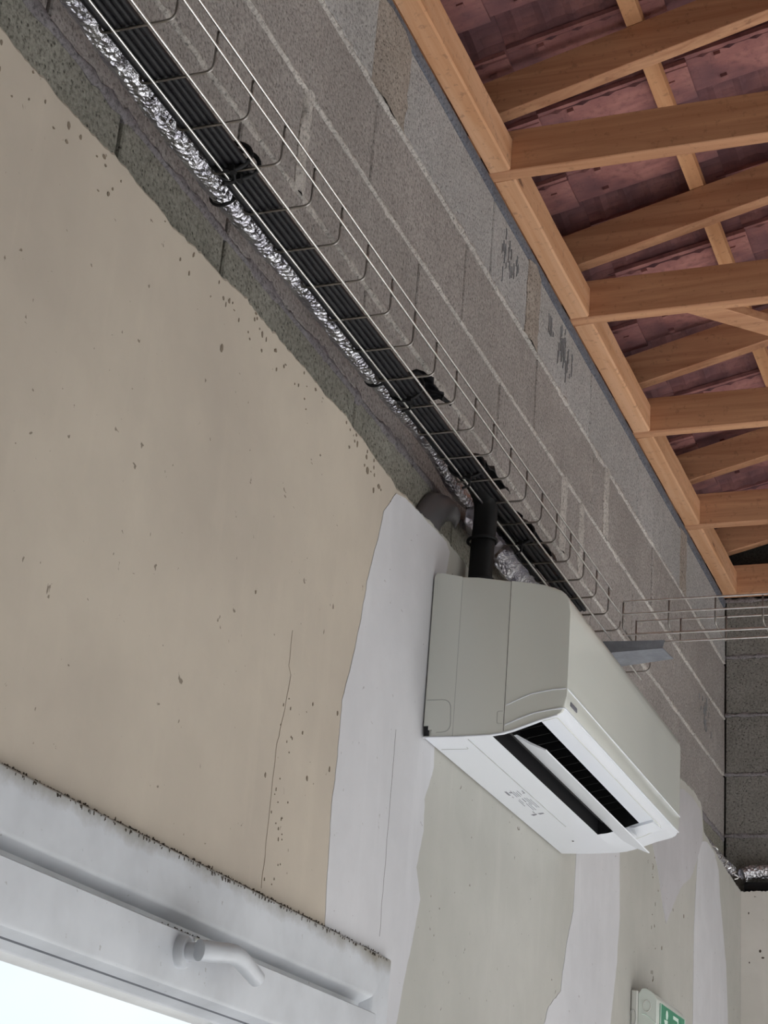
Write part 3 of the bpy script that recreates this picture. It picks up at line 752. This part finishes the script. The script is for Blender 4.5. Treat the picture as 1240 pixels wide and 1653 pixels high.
for r, (A, B) in enumerate(zip(R, R[1:])):
    for k in range(N):
        k2 = (k + 1) % N
        if r == 1 and k in range(hx0, hx1):
            i = k - hx0; bm.faces.new((A[k], A[k2], hy[i + 1], hy[i])); bm.faces.new((hz[i], hz[i + 1], B[k2], B[k])); continue
        bm.faces.new((A[k], A[k2], B[k2], B[k]))
# bottom strips beside the outlet need the hole edge: rebuild the neighbours as they are straight in y
bm.faces.new([hy[0], R[1][hx0], R[2][hx0], hz[0]]) if False else None
bm.faces.new(R[-1]); bm.faces.new(R[0][::-1])
bmesh.ops.recalc_face_normals(bm, faces=bm.faces)
body = build('housing', bm, M['ac'], ac, 32)
body.data.materials.append(M['ac_white'])
for p in body.data.polygons:                   # faces turned down get a cooler white: floor light put into the colour
    if p.center.z < .864 and p.normal.z < -.45: p.material_index = 1
# dark outlet box inside
bm = bmesh.new()
x0, x1 = profile[hx0][0], profile[hx1][0]
A = [(x0, hy0, und(x0)), (x1, hy0, und(x1)), (x1, hy1, und(x1)), (x0, hy1, und(x0))]
lowv = [bm.verts.new(p) for p in A]; upv = [bm.verts.new((x, y, .90)) for x, y, z in A]
for i in range(4): bm.faces.new((lowv[i], lowv[(i + 1) % 4], upv[(i + 1) % 4], upv[i]))
bm.faces.new(upv)
build('air_outlet', bm, M['ac_dark'], ac)
for k in range(14):                            # steering vanes inside the outlet
    y = hy0 + .03 + k * .046
    bm = bmesh.new(); prism(bm, [(x0 + .010, und(x0) + .030), (x1 - .01, und(x1) + .020), (x1 - .006, .89), (x0 + .006, .89)], 'y', y, y + .0015)
    build('steering_vane', bm, M['ac_dark'], ac)
bm = bmesh.new()                               # dark flap axle along the outlet
tube(bm, [(x0 + .012, hy0 + .01, .845), (x0 + .012, hy1 - .01, .845)], .002, 6); build('flap_axle', bm, M['ac_dark'], ac)
# the open flap
bm = bmesh.new(); fl = [(.2215, .8255), (.2245, .8235), (.250, .8095), (.277, .7985), (.2785, .8000), (.252, .8125), (.227, .8265)]
prism(bm, fl, 'y', hy0 + .006, 3.43); build('air_flap', bm, M['ac_white'], ac, 30)
# recess frame on the right of the outlet
bm = bmesh.new(); xs_ = [.248, .26, .27, .28, .288, .297]
A = [bm.verts.new((x, 3.374, und(x) - .0055 * (1 if i else .1))) for i, x in enumerate(xs_)]; A2 = [bm.verts.new((x, 3.374, und(x) + .001)) for x in xs_]
B = [bm.verts.new((x, 3.452, und(x) - .0015)) for x in xs_]; B2 = [bm.verts.new((x, 3.452, und(x) + .001)) for x in xs_]
for i in range(5):
    for P, Q in ((A, A2), (A2, B2), (B2, B), (B, A)): bm.faces.new((P[i], P[i + 1], Q[i + 1], Q[i]))
bm.faces.new((A[0], A2[0], B2[0], B[0])); bm.faces.new((A[-1], B[-1], B2[-1], A2[-1]))
build('recess_cheek', bm, M['ac_white'], ac)
bm = bmesh.new(); tube(bm, rounded([(.272, AC0 + .010, und(.272) - .0002), (.296, AC0 + .012, und(.296) - .0002), (.2985, 3.44, und(.2985) - .0002), (.262, 3.462, und(.262) - .0002), (.235, 3.462, und(.235) - .0002)], .008, 4), .0009, 6)
build('recess_rim', bm, M['ac'], ac, 60)
# side panels with dark seams between them
def side(pts, y0=AC0, y1=AC0 + .004, name='side_panel', m='ac'):
    bm = bmesh.new(); prism(bm, pts, 'y', y0, y1)
    xs = [p[0] for p in pts]; x_lo, x_hi = min(xs), max(xs)
    ed = [e for e in bm.edges if all(abs(v.co.y - y0) < 1e-5 for v in e.verts) and not (abs(e.verts[0].co.x - e.verts[1].co.x) < 1e-6 and (e.verts[0].co.x < .3))
          and sum(v.co.z for v in e.verts) / 2 > (.86 if x_lo > .2 else 1.0)]
    bmesh.ops.bevel(bm, geom=ed, offset=.0034, segments=3, affect='EDGES', profile=.5)
    return build(name, bm, M[m], ac, 40)
cut = lambda a, b: [(x, z) for x, z in profile if a < x < b]
def zat(x, topside):
    seq = profile[12:] if topside else profile[:12]
    for (a, za), (b, zb_) in zip(seq, seq[1:]):
        if min(a, b) <= x <= max(a, b) and a != b: return za + (zb_ - za) * (x - a) / (b - a)
def panel(a, b):
    lowp = [(a, zat(a, False))] + [p for p in profile[:12] if a < p[0] < b] + ([(b, zat(b, False))] if b < .31 else [])
    upp = ([(b, zat(b, True))] if b < .31 else []) + [p for p in profile[12:] if a < p[0] < b] + [(a, zat(a, True))]
    return lowp + upp
side([(xr, .841), (.077, .841), (.077, .8335), (.0835, .8335), (.0835, .8218)] + [p for p in panel(.0835, .1208)[1:-1] if p[0] > .0836] + [(.0835, 1.1145), (.072, 1.117), (xr, 1.112)])
side(panel(.1212, .2086)); side(panel(.2094, .32))
bm = bmesh.new(); box(bm, xr, .078, AC0 + .002, AC0 + .0038, .824, .8405); build('cable_notch', bm, M['ac_dark'], ac)
bm = bmesh.new()
box(bm, .1206, .1214, AC0 - .0002, AC0 + .003, .824, 1.100); build('seam', bm, M['seam_soft'], ac)
bm = bmesh.new(); box(bm, .2085, .2095, AC0 - .0002, AC0 + .003, .829, 1.092); build('seam', bm, M['seam'], ac)
ko = rounded([(xr + .002, AC0, .8855), (.114, AC0, .8855), (.117, AC0, .829), (.092, AC0, .8285)], .016, 5)
bm = bmesh.new(); tube(bm, ko, .0007, 5); build('knockout_outline', bm, M['seam_soft'], ac)
bm = bmesh.new(); tube(bm, rounded([(.2065, AC0, .862), (.197, AC0, .862), (.197, AC0, .841), (.2065, AC0, .841)], .003, 3), .0006, 5); build('catch_outline', bm, M['seam_soft'], ac)
# moulded ridges wrapping the lower front
def ridge(z, pts, r, m='ac_white'):
    bm = bmesh.new(); tube(bm, pts, r, 8); return build('moulded_ridge', bm, M[m], ac, 60)
ridge(.897, rounded([(.2115, AC0 - .0003, .872), (.225, AC0 - .0003, .878), (.254, AC0 - .0003, .890), (.29, AC0 - .0003, .896), (.3150, AC0 - .0003, .897), (.3153, AC1 - .004, .897)], .006, 4), .0011)
ridge(.861, rounded([(.2115, AC0 - .0003, .838), (.235, AC0 - .0003, .848), (.26, AC0 - .0003, .857), (.29, AC0 - .0003, .862), (.3115, AC0 - .0003, .864), (.3128, AC1 - .004, .865)], .006, 4), .0014)
# thin white lip seen along the bottom edge
bm = bmesh.new(); tube(bm, [(x + .0, AC0 - .0003, z - .0012) for x, z in profile[:9]], .0016, 7); build('bottom_lip', bm, M['ac_white'], ac, 60)
# seam, printed notices and small marks on the underside
bm = bmesh.new(); box(bm, .1418, .1424, 2.70, 3.30, .8205, .8221); build('underside_seam', bm, M['seam_soft'], ac)
bm = bmesh.new(); tube(bm, rounded([(.075, 2.757, .8215), (.124, 2.757, .8215), (.1245, 2.745, .8215)], .004, 3), .0005, 5); build('underside_mark', bm, M['seam_soft'], ac)
bm = bmesh.new(); prism(bm, [(.124 + .0022 * math.cos(k), 3.418 + .003 * math.sin(k)) for k in range(6)], 'z', .8205, .8225); build('drain_hole', bm, M['seam'], ac)
def mark(pts, z=.8214):
    prism(bm, pts, 'z', z - .0002, z + .0004)
bm = bmesh.new()
for (a, b, c_, d_) in [(.100, .104, 3.035, 3.062), (.107, .112, 3.040, 3.046), (.1035, .1045, 3.070, 3.080), (.112, .113, 3.03, 3.075), (.116, .117, 3.035, 3.07), (.120, .121, 3.04, 3.07), (.125, .1262, 3.03, 3.06),
                       (.118, .1195, 3.085, 3.11), (.124, .125, 3.08, 3.13), (.128, .129, 3.08, 3.15), (.132, .133, 3.09, 3.15), (.1155, .1165, 3.12, 3.17), (.120, .121, 3.12, 3.17), (.107, .108, 3.10, 3.14), (.111, .1118, 3.09, 3.12)]:
    mark([(a, c_), (b, c_), (b, d_), (a, d_)])
mark([(.134, 3.030), (.136, 3.030), (.136, 3.048), (.131, 3.048), (.131, 3.046), (.134, 3.046)])
mark([(.100, 3.205), (.112, 3.197), (.113, 3.203), (.103, 3.213)]); mark([(.116, 3.195), (.128, 3.190), (.129, 3.196), (.119, 3.203)])
mark([(.110, 3.18), (.1115, 3.18), (.1115, 3.192), (.110, 3.192)])
build('printed_notice', bm, M['print'], ac)
bm = bmesh.new()
for k in range(6):                            # maker's small grey wordmark, unreadable in the photo
    y = 2.706 + k * .0066; box(bm, .3138, .3154, y, y + .0044, .8745, .8815); box(bm, .3155, .3156, y + .0012, y + .0030, .8765, .8795)
build('wordmark', bm, M['print'], ac)
adopt(ac)

# ------------------------------------------------------------------ window in the long wall
win = struct(bpy.data.objects.new('window_1', None)); C.objects.link(win)
FO_Z, FO_Y = .441, 2.597
def mitred(name, pr, m, z_out, y_out, lo=False, y_in=.10, z_in=-.60):
    """moulding profile pr = [(x, inset)] swept round the opening with mitred corners, one piece per side"""
    for sd_ in ('top', 'right', 'bottom', 'left'):
        bm = bmesh.new(); A, B = [], []
        for x, i in pr:
            T, Rr, L, D = z_out - i, y_out - i, y_in + i, z_in + i
            a, b = {'top': ((L, T), (Rr, T)), 'right': ((Rr, T), (Rr, D)), 'bottom': ((Rr, D), (L, D)), 'left': ((L, D), (L, T))}[sd_]
            A.append(bm.verts.new((x, a[0], a[1]))); B.append(bm.verts.new((x, b[0], b[1])))
        n = len(pr)
        for k in range(n): bm.faces.new((A[k], A[(k + 1) % n], B[(k + 1) % n], B[k]))
        bm.faces.new(A); bm.faces.new(B[::-1])
        build(name, bm, m, win, 30)
mitred('frame_member', [(.030, 0), (.073, 0), (.077, .003), (.077, .062), (.0755, .0665), (.073, .069), (.060, .078), (.056, .100), (.030, .100)], M['pvc'], FO_Z, FO_Y)
mitred('sash_member', [(.034, .101), (.092, .094), (.0965, .0965), (.0965, .155), (.094, .160), (.082, .165), (.0785, .1665), (.0785, .1685), (.066, .1735), (.064, .176), (.034, .178)], M['pvc'], FO_Z, FO_Y)
mitred('gasket', [(.0792, .1662), (.0796, .1680), (.0770, .1688), (.0766, .1668)], M['gasket'], FO_Z, FO_Y)
boxobj('glass_pane', M['glass'], win, .044, .048, .10 + .170, FO_Y - .170, -.60 + .170, FO_Z - .170)
# grime caught along the frame head
bm = bmesh.new()
for i in range(650):
    y = 1.35 + random.random() ** .9 * 1.22
    w = random.uniform(.0006, .0020)
    prism(bm, [(y + w * math.cos(k * 1.05), FO_Z + .0010 + abs(random.gauss(0, .0018)) + w * .8 * math.sin(k * 1.05)) for k in range(6)], 'x', BX - .0002, BX + .0006 + random.uniform(0, .0015))
for i in range(130):
    y = 1.45 + random.random() * 1.14; w = random.uniform(.0005, .0016)
    prism(bm, [(y + w * math.cos(k * 1.05), FO_Z - .003 - abs(random.gauss(0, .002)) + w * .6 * math.sin(k * 1.05)) for k in range(6)], 'x', .0769, .0777)
for i in range(40):
    y = 1.955 + random.gauss(0, .030); w = random.uniform(.0006, .0017)
    z = FO_Z - .088 + abs(random.gauss(0, .010)); x_ = .060 + (z - (FO_Z - .078)) * 0 
    prism(bm, [(y + w * math.cos(k * 1.05), .346 + random.random() * .014 + w * .8 * math.sin(k * 1.05)) for k in range(6)], 'x', .0560, .0608)
o = build('grime', bm, M['dirt'], win); o['kind'] = 'stuff'
bm = bmesh.new()
box(bm, BX - .0005, BX + .0012, .2, 2.592, FO_Z - .001, FO_Z + .0022); build('sealant_bead', bm, M['dirt_brown'], win)
# handle
hd = bpy.data.objects.new('handle', None); C.objects.link(hd); hd.parent = win
sx = .0965
bm = bmesh.new()
for k, (x, ry, rz) in enumerate([(sx, .018, .020), (sx + .008, .017, .019), (sx + .011, .015, .017)]):
    ringv = [bm.verts.new((x, 1.872 + ry * math.cos(a), .322 + rz * math.sin(a))) for a in [j * 2 * math.pi / 24 for j in range(24)]]
    if k:
        for j in range(24): bm.faces.new((prev[j], prev[(j + 1) % 24], ringv[(j + 1) % 24], ringv[j]))
    prev = ringv
bm.faces.new(prev); build('rosette', bm, M['pvc'], hd, 40)
bm = bmesh.new(); tube(bm, [(sx + .006, 1.872, .322), (sx + .028, 1.872, .322)], .011, 18); build('spindle_collar', bm, M['pvc'], hd, 40)
gp = smoothpath([(sx + .030, 1.858, .322), (sx + .036, 1.870, .323), (sx + .041, 1.895, .326), (sx + .044, 1.922, .329), (sx + .042, 1.950, .327), (sx + .038, 1.985, .321), (sx + .034, 2.018, .315)], 6)
bm = bmesh.new(); tube(bm, gp, .011, 16, rf=lambda i, a: (.0128 - .0022 * i / len(gp)) * (1 if i not in (0, len(gp) - 1) else .75)); build('grip', bm, M['pvc'], hd, 40)
bm = bmesh.new(); box(bm, sx + .001, sx + .006, 1.900, 1.945, .338, .3445); bevel(bm, .002); build('striker_plate', bm, M['sign_base'], hd)

# ------------------------------------------------------------------ emergency exit light
sg = thing('emergency_exit_light', 'off white emergency exit light with green running figure sign at the bottom edge', 'exit sign', (BX, 4.30, .45))
boxobj('back_box', M['sign_base'], sg, BX + .001, .082, 4.160, 4.475, .470, .648, bev=.003)
bm = bmesh.new(); prism(bm, [(.082, .476), (.082, .640), (.090, .652), (.100, .653), (.110, .648), (.122, .637), (.127, .628), (.127, .480), (.120, .474)], 'y', 4.166, 4.469); bevel(bm, .0015)
build('cover', bm, M['sign_clear'], sg, 30)
bm = bmesh.new(); box(bm, .1265, .1285, 4.195, 4.460, .486, .624); build('sign_plate', bm, M['sign_green'], sg)
bm = bmesh.new()
def plate(pts): prism(bm, pts, 'x', .1282, .1292)
circ = lambda cy, cz, r: [(cy + r * math.cos(k * .7854), cz + r * math.sin(k * .7854)) for k in range(8)]
plate(circ(4.262, .606, .011)); plate([(4.235, .592), (4.270, .594), (4.285, .560), (4.262, .548), (4.250, .572)]); plate([(4.262, .550), (4.285, .556), (4.300, .520), (4.285, .516)])
plate([(4.262, .556), (4.272, .548), (4.240, .512), (4.228, .518)]); plate([(4.268, .592), (4.300, .572), (4.296, .564), (4.262, .580)])
plate([(4.330, .615), (4.385, .615), (4.385, .495), (4.330, .495), (4.330, .503), (4.377, .503), (4.377, .607), (4.330, .607)])
plate([(4.405, .560), (4.430, .590), (4.430, .570), (4.450, .570), (4.450, .550), (4.430, .550), (4.430, .530)])
for a in ((4.195, 4.199), (4.456, 4.460)): plate([(a[0], .486), (a[1], .486), (a[1], .624), (a[0], .624)])
build('pictogram', bm, M['sign_pale'], sg)
bm = bmesh.new(); tube(bm, [(.103 + .009 * math.cos(k * .4), 4.1655, .612 + .013 * math.sin(k * .4)) for k in range(17)], .0012, 6, cap=False); build('test_button_ring', bm, M['sign_base'], sg)
bm = bmesh.new(); tube(bm, [(.072 + .007 * math.cos(k * .4), 4.1595, .585 + .018 * math.sin(k * .4)) for k in range(17)], .0010, 6, cap=False); build('entry_outline', bm, M['seam_soft'], sg)
bm = bmesh.new(); tube(bm, smoothpath([(.092, 4.1655, .594), (.105, 4.1655, .590), (.125, 4.1655, .572)], 5), .0012, 6); build('moulded_rib', bm, M['sign_pale'], sg)
adopt(sg)
